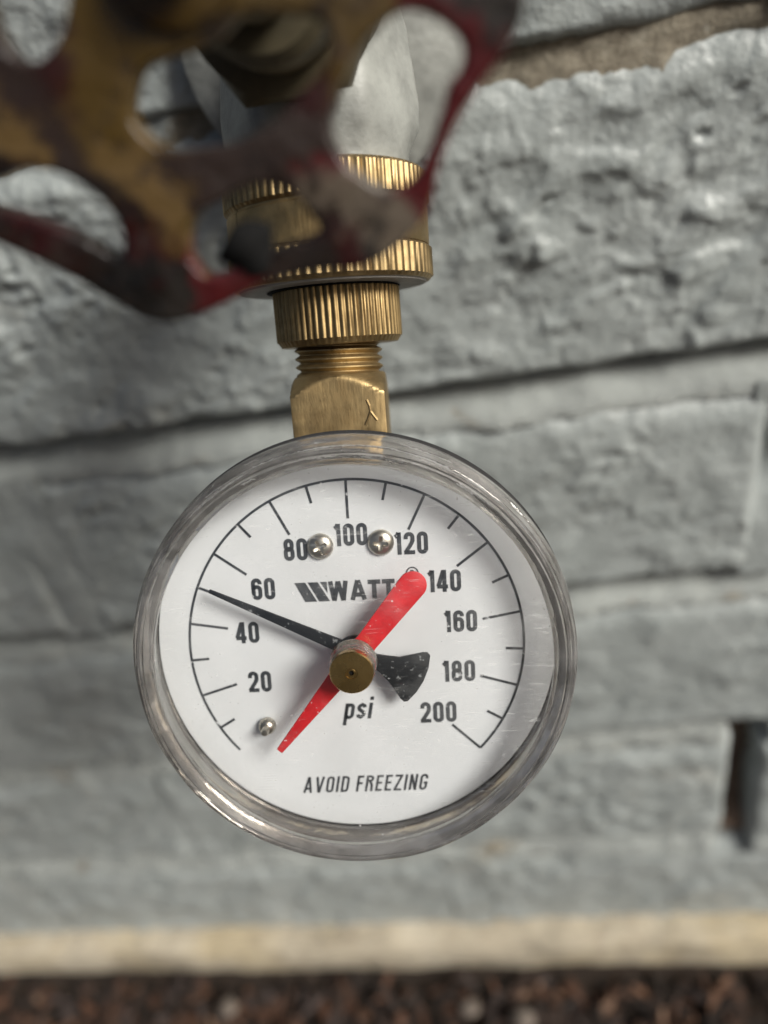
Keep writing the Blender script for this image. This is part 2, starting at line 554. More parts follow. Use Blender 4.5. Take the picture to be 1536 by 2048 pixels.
LEN = 203.0
for n in range(-2, 5):
    zt = ZO - n * COURSE - (1.0 if n == 0 else JOINT)
    zb = ZO - (n + 1) * COURSE
    off = {-2: -34, -1: 64, 0: -36, 1: 67, 2: -34, 3: 68, 4: -36}[n]
    for k in range(-3, 3):
        g = 4.2 if n == 3 else JOINT / 2
        a = off + k * LEN + g
        b = off + (k + 1) * LEN - g
        if b < -400 or a > 300: continue
        near = n in (-1, 0, 1) and -170 < (a + b) / 2 < 180
        me, c = brick_mesh(a, b, zb, zt, 0.75 if near else 1.25, 0.85 if n < 2 else 0.75, 3 + n * 7 + k * 13, 0.0 + 0.8 * ((n * 5 + k * 3) % 4) - 1.2)
        link('brick', me, M['paint'], wall, True, loc(*c))

def grid_sheet(name, x0, x1, z0, z1, step, yfun):
    nx = max(2, int((x1 - x0) / step)); nz = max(2, int((z1 - z0) / step))
    X, Z = np.meshgrid(np.linspace(x0, x1, nx + 1), np.linspace(z0, z1, nz + 1), indexing='xy')
    V = np.stack([X, yfun(X, Z), Z], -1).reshape(-1, 3)
    W = nx + 1
    F = [(j * W + i, j * W + i + 1, (j + 1) * W + i + 1, (j + 1) * W + i) for j in range(nz) for i in range(nx)]
    return mesh_from(name, V, F)

X0, X1 = -440.0, 330.0
for n in range(-2, 6):                                     # bed joints, raked back, each with its own face
    zc = ZO - n * COURSE
    def yf(X, Z, zc=zc, n=n):
        t = np.clip((zc - Z) / JOINT, 0, 1)                # slopes out towards the brick below
        d = (11.0 - 10.2 * np.clip((t - 0.2) / 0.8, 0, 1) ** 0.8) if n < 3 else (4.0 - 3.4 * t)
        if n == 0: d = 3.0 - 1.0 * t
        if n in (3, 4): d = d + 13 * np.clip(1.6 - np.abs(X - 68) / 4.5, 0, 1) * (1 if n == 3 else 0.7)
        return d - 2.0 * fbm(X / 16, Z / 8, n * 3.1, 15, 4) - 0.8 * fbm(X / 3, Z / 3, n * 1.7, 19, 2)
    me = grid_sheet('bed_joint', X0, X1, zc - JOINT - 2.5, zc + 2.0, 1.4, yf)
    link('bed_joint', me, M['bare'] if n == 0 else M['mortar'], wall)
for n in range(-2, 5):                                     # head joints; one is open like a weep hole
    zt = ZO - n * COURSE - JOINT; zb = ZO - (n + 1) * COURSE
    off = {-2: -34, -1: 64, 0: -36, 1: 67, 2: -34, 3: 68, 4: -36}[n]
    for k in range(-2, 3):
        x = off + k * LEN
        if x < -420 or x > 300: continue
        openj = n == 3 and k == 0
        dep = 12.0 if openj else (0.4 if n == 1 and k == 0 else -0.4)
        me = grid_sheet('head_joint', x - 8, x + 8, zb - 1, zt + 1, 1.4, lambda X, Z, d=dep, s=n * 9 + k: d + (6.5 * np.exp(-((Z - 251) / 9) ** 2) if s == 9 else 0) - 1.3 * fbm(X / 9, Z / 12, s * 2.3, 17, 3) - (np.clip((zb + 18 - Z) / 18, 0, 1) * 9 if d > 10 else 0))
        link('head_joint', me, M['cavity'] if openj else M['paint'], wall)
me = mesh_from('backing', [(X0, 18, -20), (X1, 18, -20), (X1, 18, 520), (X0, 18, 520), (X0, 110, -20), (X1, 110, -20), (X1, 110, 520), (X0, 110, 520)],
               [(0, 1, 2, 3), (5, 4, 7, 6), (4, 0, 3, 7), (1, 5, 6, 2), (3, 2, 6, 7), (4, 5, 1, 0)])
link('backing', me, M['cavity'], wall, False)

# ------------------------------------------------------------------ footing ledge, soil, mulch
def footing():
    nx = 380; prof = [(14, 18), (4, 18.4), (-2, 18.6), (-6, 18), (-8.5, 17), (-10, 14.8), (-10.8, 11), (-11, 4), (-11, -30)]
    xs = np.linspace(X0, X1, nx + 1)
    V = []
    for (y, z) in prof:
        dy = 3.4 * fbm(xs / 26, y / 8, z / 8, 3, 4); dz = 1.8 * fbm(xs / 13, y / 6, z / 9 + 4, 9, 4)
        V += [(x, y + a, z + b) for x, a, b in zip(xs, dy, dz)]
    W = nx + 1
    F = [(r * W + i, (r + 1) * W + i, (r + 1) * W + i + 1, r * W + i + 1) for r in range(len(prof) - 1) for i in range(nx)]
    return mesh_from('concrete_footing', V, F)
fo = link('concrete_footing', footing(), M['concrete'])
tag(fo, 'tan concrete footing ledge along the foot of the grey wall', 'footing')

def soil_sheet():
    xs = np.concatenate([[-20000, -3000, -900], np.linspace(-460, 360, 165), [900, 3000, 20000]])
    ys = np.concatenate([[-20000, -3000, -700], np.linspace(-260, -8, 60)])
    X, Y = np.meshgrid(xs, ys, indexing='xy')
    Z = 2.5 * fbm(X / 16, Y / 16, 1.0, 3, 4)
    Z = np.where((np.abs(X) > 600) | (Y < -400), 0, Z)
    W = len(xs)
    F = [(j * W + i, j * W + i + 1, (j + 1) * W + i + 1, (j + 1) * W + i) for j in range(len(ys) - 1) for i in range(len(xs) - 1)]
    return mesh_from('ground', np.stack([X, Y, Z], -1).reshape(-1, 3), F)
gr = link('ground', soil_sheet(), M['soil'])
gr['kind'] = 'structure'
tag(gr, 'dark brown soil at the foot of the wall')

def mulch():
    rnd = random.Random(5)
    V, F, cols = [], [], []
    pal = [(0.030, 0.018, 0.012), (0.055, 0.030, 0.018), (0.085, 0.043, 0.024), (0.018, 0.013, 0.010), (0.13, 0.075, 0.045), (0.045, 0.036, 0.034), (0.20, 0.14, 0.10)]
    wts = [5, 5, 4, 5, 2, 3, 1]
    for c in range(2600):
        x = rnd.uniform(-430, 290); y = -17 - abs(rnd.gauss(0, 1)) * 60 - rnd.random() * 6
        L = rnd.uniform(4, 17); Wd = rnd.uniform(1.6, 5); T = rnd.uniform(0.8, 2.6)
        z = rnd.uniform(0.5, 7.0)
        q = Matrix.Rotation(rnd.uniform(0, 6.28), 3, 'Z') @ Matrix.Rotation(rnd.gauss(0, 0.35), 3, 'Y') @ Matrix.Rotation(rnd.gauss(0, 0.4), 3, 'X')
        b = len(V)
        for sx in (-1, 0, 1):
            k = 0.55 if sx else 1.0
            bend = (0.9 if sx else 0) * rnd.uniform(-1, 1)
            for sy, sz in ((-1, -1), (1, -1), (1, 1), (-1, 1)):
                p = q @ Vector((sx * L / 2 + rnd.uniform(-1, 1) * 0.4, sy * Wd / 2 * k + rnd.uniform(-0.4, 0.4), sz * T / 2 * k + bend))
                V.append((x + p.x, y + p.y, z + p.z))
        for s in (0, 4):
            for k in range(4):
                F.append((b + s + k, b + s + (k + 1) % 4, b + s + 4 + (k + 1) % 4, b + s + 4 + k))
        F.append((b + 3, b + 2, b + 1, b)); F.append((b + 8, b + 9, b + 10, b + 11))
        cl = rnd.choices(pal, wts)[0]; cl = (cl[0] * 0.95, cl[1] * 0.82, cl[2] * 0.75)
        cols += [cl] * 12
    me = mesh_from('bark_mulch', V, F)
    a = me.color_attributes.new('chip_colour', 'FLOAT_COLOR', 'POINT')
    a.data.foreach_set('color', np.array([(c[0], c[1], c[2], 1) for c in cols]).ravel())
    return me
mu = link('bark_mulch', mulch(), M['chips'], None, False)
tag(mu, 'dark brown bark mulch chips strewn on the soil', 'mulch', None, 'stuff')

def pebble_mesh(r, seed):
    bm = bmesh.new()
    bmesh.ops.create_icosphere(bm, subdivisions=3, radius=1)
    P = np.array([v.co[:] for v in bm.verts])
    d = 1 + 0.25 * fbm(P[:, 0] * 1.3, P[:, 1] * 1.3, P[:, 2] * 1.3, seed, 3)
    for v, k in zip(bm.verts, d): v.co = Vector((v.co.x * r * k, v.co.y * r * 0.8 * k, v.co.z * r * 0.6 * k)) * MM
    me = bpy.data.meshes.new('pebble'); bm.to_mesh(me); bm.free()
    return me
for (x, y, r, lab) in ((-150.0, -30.0, 5.0, 'pale pebble on the mulch below the left part of the gauge'),
                       (-42.0, -31.0, 4.4, 'pale pebble on the mulch right of centre below the gauge'),
                       (-20.0, -35.0, 5.5, 'tan pebble on the mulch nearest the open wall joint')):
    o = link('pebble', pebble_mesh(r, int(r * 10)), M['stone'], None, True, loc(x, y, 8.0))
    tag(o, lab, 'pebble', 'pebbles on the mulch')

# ------------------------------------------------------------------ the gauge frame (dial plane z = 0, stem along +y)
G_R = Matrix(((0.99243, 0.06507, 0.10413), (0.06504, 0.44073, -0.89528), (-0.10415, 0.89528, 0.43316))).to_quaternion().to_matrix().to_4x4()
GM = loc(-25.772, -86.313, 290.055) @ G_R
AX = -11.0                                                  # the stem's axis lies this far behind the dial

gauge = empty('pressure_gauge', GM)
tag(gauge, 'round water pressure gauge with white dial, clear cover and red and black pointers', 'pressure gauge')
OY = -0.4
ctr = loc(0, OY, 0)
link('case', lathe('case', [(0, -19), (15, -19), (22, -17.5), (25.5, -12), (28.5, -6), (30.6, -3.0), (31.6, -2.2), (32.65, -1.6), (32.75, -0.75), (30.2, -0.7), (30.2, -1.2), (0, -1.2)], 128), M['case'], gauge, False, ctr)
rim_prof = [(30.35, -0.55), (30.2, 2.0), (29.9, 4.6), (29.3, 5.6), (28.7, 5.9), (28.7, 6.75), (29.4, 6.95), (29.75, 7.25), (30.1, 7.35), (30.35, 7.1), (30.6, 7.25), (30.95, 7.15), (31.15, 6.8), (31.4, 6.75), (31.75, 6.3), (31.9, 5.8), (32.05, 5.7), (32.3, 4.9), (32.45, 3.4), (32.45, 1.0), (32.2, -0.2), (31.7, -0.55)]
def rim_wave(r, t, k):
    return r + 0.05 * math.sin(5 * t + k) + 0.04 * math.sin(11 * t + 2 * k)
lens_rim = link('lens_rim', lathe('lens_rim', rim_prof, 192, 'Z', rim_wave, closed=True), M['rim'], gauge, False, ctr)
lens_rim['label'] = 'clear scuffed plastic rim'
win = link('lens_window', lathe('lens_window', [(3.2, 6.1), (28.6, 6.1), (28.6, 6.7), (3.2, 6.7)], 128, closed=True), M['window'], gauge, False, ctr)

dial = link('dial', lathe('dial', [(0, 0.0), (27, 0.0), (29.6, 0.02), (30.05, -0.1), (30.1, -0.4), (0, -0.4)], 160), M['dial'], gauge, False, rot_z(-1.3))
dial['label'] = 'white dial marked in psi from 0 to 200'

# --- print on the dial -------------------------------------------------------
def ribbon(path, w, closed=False):
    """flat stroke of width w along a polyline with mitred joints"""
    P = [Vector(p) for p in path]
    P = [p for i, p in enumerate(P) if i == 0 or (p - P[i - 1]).length > 1e-5]
    if closed and (P[0] - P[-1]).length < 1e-5: P.pop()
    n = len(P)
    L, Rr = [], []
    for i in range(n):
        a = P[(i - 1) % n] if (closed or i > 0) else None
        b = P[(i + 1) % n] if (closed or i < n - 1) else None
        d1 = (P[i] - a).normalized() if a is not None else None
        d2 = (b - P[i]).normalized() if b is not None else None
        if d1 is None: d1 = d2
        if d2 is None: d2 = d1
        n1, n2 = Vector((-d1.y, d1.x)), Vector((-d2.y, d2.x))
        m = n1 + n2
        m = n1 if m.length < 1e-4 else m.normalized()
        k = min(1 / max(m.dot(n1), 0.3), 2.2)
        L.append(P[i] + m * (w / 2 * k)); Rr.append(P[i] - m * (w / 2 * k))
    V = L + Rr
    F = [(n + i, n + (i + 1) % n, (i + 1) % n, i) for i in range(n if closed else n - 1)]
    return [tuple(v) for v in V], F

def arc(cx, cy, rx, ry, a0, a1, n=8):
    return [(cx + rx * math.cos(math.radians(a0 + (a1 - a0) * i / n)), cy + ry * math.sin(math.radians(a0 + (a1 - a0) * i / n))) for i in range(n + 1)]

def rr(x0, y0, x1, y1, r):
    rx = min(r, (x1 - x0) / 2); ry = min(r, (y1 - y0) / 2)
    return (arc(x1 - rx, y1 - ry, rx, ry, 0, 90, 6) + arc(x0 + rx, y1 - ry, rx, ry, 90, 180, 6) +
            arc(x0 + rx, y0 + ry, rx, ry, 180, 270, 6) + arc(x1 - rx, y0 + ry, rx, ry, 270, 360, 6))

def glyph(ch, w, s):
    """strokes of a condensed sans character, 1 high and w wide, stroke s: list of (path, closed)"""
    h = s / 2; x0, x1, y0, y1 = h, w - h, h, 1 - h; r = (x1 - x0) / 2; mx = w / 2
    if ch in '0O': return [(rr(x0, y0, x1, y1, r * (1.0 if ch == '0' else 0.9)), True)]
    if ch == '1': return [([(w * 0.72, 0), (w * 0.72, 1)], False), ([(w * 0.24, 0.80), (w * 0.52, 0.86), (w * 0.66, 0.99)], False)]
    if ch == '2': return [([(x0, 0.68), (x0, y1 - r)] + arc(mx, y1 - r, r, r, 180, 0, 8)[1:] + [(x1, 0.62), (x1 - 0.05, 0.50), (x0 + 0.03, 0.17), (x0, y0)], False), ([(0, y0), (w, y0)], False)]
    if ch == '4': return [([(w * 0.68, 0), (w * 0.68, 1)], False), ([(w * 0.60, 0.97), (0.05, 0.26)], False), ([(0, 0.245), (w, 0.245)], False)]
    if ch == '6': return [(rr(x0, y0, x1, 0.60, r), True), ([(x1, 0.72), (x1, y1 - r)] + arc(mx, y1 - r, r, r, 0, 180, 8)[1:] + [(x0, 0.3)], False)]
    if ch == '8': return [(rr(x0, y0, x1, 0.545, r), True), (rr(x0 + 0.015, 0.50, x1 - 0.015, y1, r), True)]
    if ch == 'A': return [([(h * 0.9, 0), (mx - 0.01, 1)], False), ([(w - h * 0.9, 0), (mx + 0.01, 1)], False), ([(w * 0.24, 0.27), (w * 0.76, 0.27)], False)]
    if ch == 'V': return [([(h * 0.9, 1), (mx - 0.01, 0)], False), ([(w - h * 0.9, 1), (mx + 0.01, 0)], False)]
    if ch == 'I': return [([(mx, 0), (mx, 1)], False)]
    if ch == 'D': return [([(x0, y0), (x0, y1), (x1 - r, y1)] + arc(x1 - r, y1 - r, r, r, 90, 0, 5)[1:] + arc(x1 - r, y0 + r, r, r, 0, -90, 5), True)]
    if ch == 'F': return [([(x0, 0), (x0, 1)], False), ([(0, y1), (w, y1)], False), ([(0, 0.52), (w * 0.88, 0.52)], False)]
    if ch == 'E': return [([(x0, 0), (x0, 1)], False), ([(0, y1), (w, y1)], False), ([(0, 0.52), (w * 0.9, 0.52)], False), ([(0, y0), (w, y0)], False)]
    if ch == 'R': return [([(x0, 0), (x0, y1), (x1 - r, y1)] + arc(x1 - r, y1 - r * 0.9, r, r * 0.9, 90, -90, 8) + [(x0, y1 - 1.8 * r)], False), ([(mx, y1 - 1.8 * r), (x1 - 0.02, 0.4), (x1, 0)], False)]
    if ch == 'Z': return [([(0, y1), (w, y1)], False), ([(x1, y1 - 0.02), (x0, y0 + 0.02)], False), ([(0, y0), (w, y0)], False)]
    if ch == 'N': return [([(x0, 0), (x0, 1)], False), ([(x1, 0), (x1, 1)], False), ([(x0, 0.97), (x1, 0.03)], False)]
    if ch == 'G': return [([(x1, 0.70), (x1, y1 - r)] + arc(mx, y1 - r, r, r, 0, 180, 8)[1:] + arc(mx, y0 + r, r, r, 180, 360, 8) + [(x1, 0.46), (mx, 0.46)], False)]
    if ch == 'T': return [([(mx, 0), (mx, 1)], False), ([(0, 1 - h), (w, 1 - h)], False)]
    if ch == 'W': return [([(h, 1), (w * 0.27, 0)], False), ([(w * 0.27, 0), (mx, 0.98)], False), ([(mx, 0.98), (w * 0.73, 0)], False), ([(w * 0.73, 0), (w - h, 1)], False)]
    if ch == 'S': return [([(x1, 0.70), (x1, y1 - r * 0.6)] + arc(mx, y1 - r * 0.8, r, r * 0.8, 0, 180, 8)[1:] + [(x0, 0.62), (x1, 0.38)] + arc(mx, y0 + r * 0.8, r, r * 0.8, 0, -180, 8) + [(x0, 0.30)], False)]
    if ch == 'p': return [([(x0, -0.28), (x0, 0.72)], False), (rr(x0, y0, x1, 0.72 - h, r), True)]
    if ch == 's':
        t = 0.72 - h; q = (t - y0) / 4
        return [([(x1, t - q * 0.9), (x1 - 0.02, t - q * 0.4), (mx, t), (x0 + 0.03, t - q * 0.45), (x0, t - q), (x0 + 0.04, t - q * 1.6), (x1 - 0.04, y0 + q * 1.6), (x1, y0 + q), (x1 - 0.03, y0 + q * 0.45), (mx, y0), (x0 + 0.02, y0 + q * 0.4), (x0, y0 + q * 0.9)], False)]
    if ch == 'i': return [([(mx, 0), (mx, 0.72)], False), ([(mx, 0.84), (mx, 1.0)], False)]
    return []

def text_mesh(txt, size, widths, gap, s, shear=0.0):
    """characters joined into one printed word, centred on its own middle"""
    V, F, x = [], [], 0.0
    for ch in txt:
        if ch == ' ':
            x += 0.30; continue
        w = widths.get(ch, widths['*'])
        for path, cl in glyph(ch, w, s):
            v, f = ribbon(path, s, cl)
            b = len(V)
            V += [(p[0] + x + shear * p[1], p[1]) for p in v]
            F += [tuple(b + i for i in q) for q in f]
        x += w + gap
    x -= gap
    V = [((p[0] - x / 2 - shear * 0.5) * size, (p[1] - 0.5) * size, 0) for p in V]
    return mesh_from(txt.lower(), V, F)

def printed(name, me, x, y, wear=0.0, z=0.05):
    o = link(name, me, M['ink'], dial, False, loc(x, y, z))
    o['wear'] = wear
    return o

NUMW = {'*': 0.475, '1': 0.36}
for t, x, y, wr in (('20', -15.07, -5.4, 0.04), ('40', -16.32, 2.55, 0.05), ('60', -13.35, 9.3, 0.05), ('80', -8.05, 15.14, 0.02), ('100', 0.17, 17.05, 0.02),
                    ('120', 9.02, 15.38, 0.02), ('140', 13.66, 9.43, 0.03), ('160', 15.85, 3.1, 0.085), ('180', 15.31, -4.8, 0.07), ('200', 12.07, -11.35, 0.06)):
    o = printed('numeral', text_mesh(t, 3.38, NUMW, 0.10, 0.18), x, y, wr)
    o['label'] = 'printed number ' + t
STEP = 13.37
RA = 25.3
def tick_mesh(r0, w=0.40):
    V, F = ribbon([(0, r0), (0, RA)], w)
    return mesh_from('tick_mark', [(a, b, 0) for a, b in V], F)
long_t, short_t = tick_mesh(19.5), tick_mesh(22.6)
for i in range(0, 21):
    if i == 0: continue
    o = link('tick_mark', long_t if i % 2 == 0 else short_t, M['ink'], dial, False, rot_z(-(i - 10) * STEP) @ loc(0, 0, 0.05))
    o['wear'] = {16: 0.12, 5: 0.10, 8: 0.06, 10: 0.05}.get(i, 0.0)
V, F = ribbon([(RA * math.sin(math.radians(a)), RA * math.cos(math.radians(a))) for a in np.linspace(-9.8 * STEP, 10 * STEP, 160)], 0.38)
printed('scale_arc', mesh_from('scale_arc', [(a, b, 0) for a, b in V], F), 0, 0, 0.03, 0.06)
o = printed('printed_unit', text_mesh('psi', 3.6, {'*': 0.42, 'i': 0.16, 's': 0.40}, 0.10, 0.15, 0.2), -0.1, -10.25, 0.0); o['label'] = 'printed unit psi'
o = printed('printed_warning', text_mesh('AVOID FREEZING', 2.72, {'*': 0.44, 'I': 0.13, 'A': 0.5, 'V': 0.5, 'E': 0.38, 'F': 0.37, 'Z': 0.44}, 0.15, 0.135, 0.2), 0.22, -22.95, 0.02); o['label'] = 'printed warning AVOID FREEZING'
o = printed('brand_print', text_mesh('WATTS', 3.05, {'*': 0.64, 'W': 0.98, 'A': 0.80, 'T': 0.62, 'S': 0.64}, 0.08, 0.225), 2.5, 8.55, 0.045); o['label'] = 'printed brand name WATTS'
# slanted bars of the emblem
def bars():
    V, F = [], []
    T, B = 10.02, 7.0
    for pts in ([(-8.6, T), (-6.98, T), (-5.35, B), (-7.15, B)], [(-6.62, T), (-5.1, T), (-3.42, B), (-5.05, B)], [(-4.75, T), (-3.72, T), (-3.72, 8.25)]):
        b = len(V); V += [(x, y, 0) for x, y in pts]; F.append(tuple(range(b + len(pts) - 1, b - 1, -1)))
    return mesh_from('emblem', V, F)
o = printed('emblem', bars(), 0, 0, 0.05); o['label'] = 'printed emblem of slanted bars'
V, F = ribbon(arc(0, 0, 0.85, 0.85, 0, 360, 24)[:-1], 0.2, True)
V2, F2 = [], []
for path, cl in glyph('R', 0.6, 0.17):
    v, f = ribbon(path, 0.17, cl); b = len(V2); V2 += v; F2 += [tuple(b + i for i in q) for q in f]
b = len(V)
V = [(a, c, 0) for a, c in V] + [((a - 0.3) * 0.95, (c - 0.5) * 0.95, 0) for a, c in V2]
printed('registered_mark', mesh_from('registered_mark', V, F + [tuple(b + i for i in q) for q in F2]), 9.05, 10.85, 0.0)

# --- screws, pin, pointers, knob --------------------------------------------
def screw_mesh():
    nr, ns = 26, 72
    V, F = [], []
    for j in range(nr + 1):
        r = 1.95 * j / nr
        for i in range(ns):
            t = 2 * math.pi * i / ns
            x, y = r * math.cos(t), r * math.sin(t)
            z = 1.15 * math.sqrt(max(0, 1 - (r / 1.98) ** 2)) ** 0.9 + 0.1
            arm = min(abs(x), abs(y)) < 0.30 - 0.06 * r and r < 1.1
            if arm: z -= 0.7 * (1 - (r / 1.15) ** 2)
            V.append((x, y, z))
    for j in range(nr):
        for i in range(ns):
            k = (i + 1) % ns
            F.append((j * ns + i, (j + 1) * ns + i, (j + 1) * ns + k, j * ns + k))
    b = len(V)
    V += [(1.95 * math.cos(2 * math.pi * i / ns), 1.95 * math.sin(2 * math.pi * i / ns), -0.1) for i in range(ns)]
    for i in range(ns):
        k = (i + 1) % ns
        F.append((nr * ns + i, b + i, b + k, nr * ns + k))
    me = mesh_from('dial_screw', V, F)
    fix_normals(me)
    return auto_smooth(me, 40)
sm = screw_mesh()
link('dial_screw', sm, M['nickel'], gauge, False, loc(-3.95, 15.6, 0) @ rot_z(25))
link('dial_screw', sm, M['nickel'], gauge, False, loc(5.0, 15.6, 0) @ rot_z(-6))
pin = link('stop_pin', lathe('stop_pin', [(0, 3.4), (0.45, 3.35), (0.6, 3.1), (0.6, 1.9), (0.95, 1.75), (1.25, 1.35), (1.35, 0.8), (1.2, 0.3), (0.9, -0.1)], 40), M['nickel'], gauge, False, loc(-14.6, -12.0, 0))

def along(pts, tip):
    """turn (u, v) along / across a pointer into dial coordinates, u towards tip"""
    a = math.atan2(tip[1], tip[0]); c, s = math.cos(a), math.sin(a)
    return [(u * c - v * s, u * s + v * c) for u, v in pts]
hub = [(2.4 * math.cos(math.radians(a)), 2.4 * math.sin(math.radians(a))) for a in range(0, 360, 10)]
blk = [(23.0, 0.22), (2.3, 0.95)] + [(2.5 * math.cos(math.radians(a)), 2.5 * math.sin(math.radians(a))) for a in range(30, 151, 15)] + \
      [(-3.2, 1.0), (-4.4, 1.25), (-6.5, 2.1), (-9.2, 3.9), (-9.8, 4.1), (-10.25, 3.8), (-10.85, 2.0), (-11.1, 0.0), (-10.95, -2.2), (-10.4, -4.0), (-9.9, -4.25), (-9.3, -4.0), (-6.5, -1.95), (-4.4, -1.3), (-3.2, -1.0)] + \
      [(2.5 * math.cos(math.radians(a)), 2.5 * math.sin(math.radians(a))) for a in range(210, 331, 15)] + [(2.3, -0.95), (23.0, -0.22)]
o = link('indicating_pointer', curve_mesh('indicating_pointer', [along(blk, (-20.48, 10.65))], 0.14, 0.06, 1), M['pointer'], gauge, False, loc(0, 0, 3.0))
o['label'] = 'black pointer resting near 50 psi'
red = [(18.4, 0.42), (2.6, 1.45), (0, 1.7), (-3.2, 1.5)] + [(-13.9 + 1.95 * math.cos(math.radians(a)), 1.95 * math.sin(math.radians(a))) for a in range(80, 281, 12)] + [(-3.2, -1.5), (0, -1.7), (2.6, -1.45), (18.4, -0.42)]
o = link('maximum_pointer', curve_mesh('maximum_pointer', [along(red, (-12.17, -13.76))], 0.16, 0.08, 1), M['red'], gauge, False, loc(0.1, -0.1, 5.3))
o['label'] = 'red maximum hand lying below the zero mark'
link('spindle', lathe('spindle', [(0, 0.02), (1.6, 0.02), (1.6, 4.6), (0, 4.6)], 40), M['brass_dull'], gauge, False)
link('knob_boss', lathe('knob_boss', [(1.2, 5.6), (3.45, 5.6), (3.35, 7.6), (3.05, 8.2), (1.2, 8.2)], 64, closed=True), M['rim'], gauge, False, loc(0.1, -0.3, 0.6))
kn = link('reset_knob', lathe('reset_knob', [(0, 7.0), (2.7, 7.0), (2.75, 8.0), (3.02, 8.15), (3.08, 8.5), (3.08, 9.35), (2.95, 9.52), (0.85, 9.55), (0.80, 9.45), (0.62, 9.45), (0.55, 9.53), (0.36, 9.53), (0.34, 8.8), (0, 8.8)], 72), M['knob'], gauge, False, loc(0.12, -0.35, 0.7))
link('hole_shade_disc', lathe('hole_shade_disc', [(0, 9.2), (0.33, 9.2), (0.33, 9.0), (0, 9.0)], 24), M['rubber'], kn, False)  # black disc added in the knob's hole to stand for its shade
kn['label'] = 'brass reset knob with a centre hole'

# --- square socket and threaded nipple ---------------------------------------
def socket():
    hw = 7.12; n = 17
    ys = np.concatenate([np.linspace(22, 33, 6), np.linspace(33.5, 40.2, 24)])
    V, F = [], []
    ring = []
    for s in range(4):
        for i in range(n - 1):
            t = -1 + 2 * i / (n - 1)
            ring.append([(hw * t, hw), (hw, -hw * t), (-hw * t, -hw), (-hw, hw * t)][s])
    m = len(ring)
    for y in ys:
        lim = 9.95 if y < 37.2 else 9.95 - (y - 37.2) * 1.05        # turned chamfer cuts the corners into arcs
        lim = min(lim, 9.86)
        for (a, b) in ring:
            d = math.hypot(a, b); k = min(1, lim / d)
            V.append((a * k, y, b * k))
    for j in range(len(ys) - 1):
        for i in range(m):
            k = (i + 1) % m
            F.append((j * m + i, j * m + k, (j + 1) * m + k, (j + 1) * m + i))
    F.append(tuple((len(ys) - 1) * m + i for i in range(m)))
    F.append(tuple(range(m - 1, -1, -1)))
    me = mesh_from('socket', V, F); fix_normals(me)
    return auto_smooth(me, 28)
so = link('socket', socket(), M['brass_dull'], gauge, False, loc(0, 0, AX))
so['label'] = 'square brass socket with a stamped Y shaped mark'
def stamp():
    V, F = [], []
    for path in ([(0.1, 1.9), (0.45, 1.0), (0.55, 0.15), (0.1, -0.9), (-0.35, -1.75)], [(0.55, 0.15), (1.0, -0.55), (1.45, -1.2)]):
        v, f = ribbon(path, 0.42); b = len(V)
        n = len(path)
        V += [(x, y, 0) for x, y in v]
        V += [(x, y, 0.16) for x, y in path]
        for i in range(n - 1):
            F += [(b + i, b + i + 1, b + 2 * n + i + 1, b + 2 * n + i), (b + 2 * n + i, b + 2 * n + i + 1, b + n + i + 1, b + n + i)]
    me = mesh_from('stamped_mark', V, F); return fix_normals(me)
link('stamped_mark', stamp(), M['brass'], so, False, loc(4.2, 34.4, 7.13))

def thread():
    """helical pipe thread"""
    seg, turns, pitch, y0 = 64, 4.4, 1.25, 39.2
    prof = [(6.0, 0.0), (6.75, 0.5), (6.75, 0.68), (6.0, 1.17)]
    V, F = [], []
    N = int(seg * turns)
    for i in range(N + 1):
        t = 2 * math.pi * i / seg; y = y0 + pitch * i / seg
        for (r, d) in prof: V.append((r * math.cos(t), y + d, r * math.sin(t)))
    for i in range(N):
        for k in range(3):
            F.append((i * 4 + k, i * 4 + k + 1, (i + 1) * 4 + k + 1, (i + 1) * 4 + k))
    b = len(V)
    for y in (38.5, 46.5):
        for i in range(seg):
            t = 2 * math.pi * i / seg; V.append((6.02 * math.cos(t), y, 6.02 * math.sin(t)))
    for i in range(seg):
        k = (i + 1) % seg
        F.append((b + i, b + k, b + seg + k, b + seg + i))
    me = mesh_from('threaded_nipple', V, F); fix_normals(me)
    return auto_smooth(me, 40)
link('threaded_nipple', thread(), M['brass_dull'], gauge, False, loc(0.1, 0, AX))

# ------------------------------------------------------------------ knurled brass hose coupling above the gauge
coup = empty('hose_coupling', GM @ loc(0.15, 53.2, AX))
tag(coup, 'brass hose coupling with knurled rings screwed on above the gauge', 'coupling')
def knurl(name, r, y0, y1, teeth, depth, ch=0.5, inner=6.0, seed=0, cht=None):
    per = 8; seg = teeth * per; ct = ch if cht is None else cht
    prof = [(inner, y0), (r - ch - depth, y0), (r - ch * 0.55 - depth, y0 + 0.05), (r - depth * 0.8, y0 + ch), (r, y0 + ch + 0.12), (r, y1 - ct - 0.12), (r - depth * 0.8, y1 - ct), (r - ct * 0.6 - depth, y1 - 0.05), (r - ct - depth, y1), (inner, y1)]
    rnd = random.Random(seed); wear = [rnd.uniform(0.65, 1.1) for _ in range(teeth)]
    def rf(rad, t, k):
        if k not in (3, 4, 5, 6): return rad
        u = t * teeth / (2 * math.pi); i = int(u) % teeth; s = u - int(u)
        g = 0.5 - 0.5 * math.cos(2 * math.pi * s)
        amp = depth * wear[i] * (0.35 if k in (3, 6) else 1.0)
        return rad - amp * (1 - g ** 0.8)
    me = lathe(name, prof, seg, 'Y', rf, closed=True)
    return me
link('knurled_ring', knurl('knurled_ring', 15.3, 0.0, 5.1, 68, 0.34, 0.45, 8.0, 1), M['brass'], coup, False)
link('knurled_ring', knurl('upper_knurled_ring', 15.25, 10.6, 15.4, 78, 0.32, 0.4, 11.0, 2), M['brass'], coup, False)
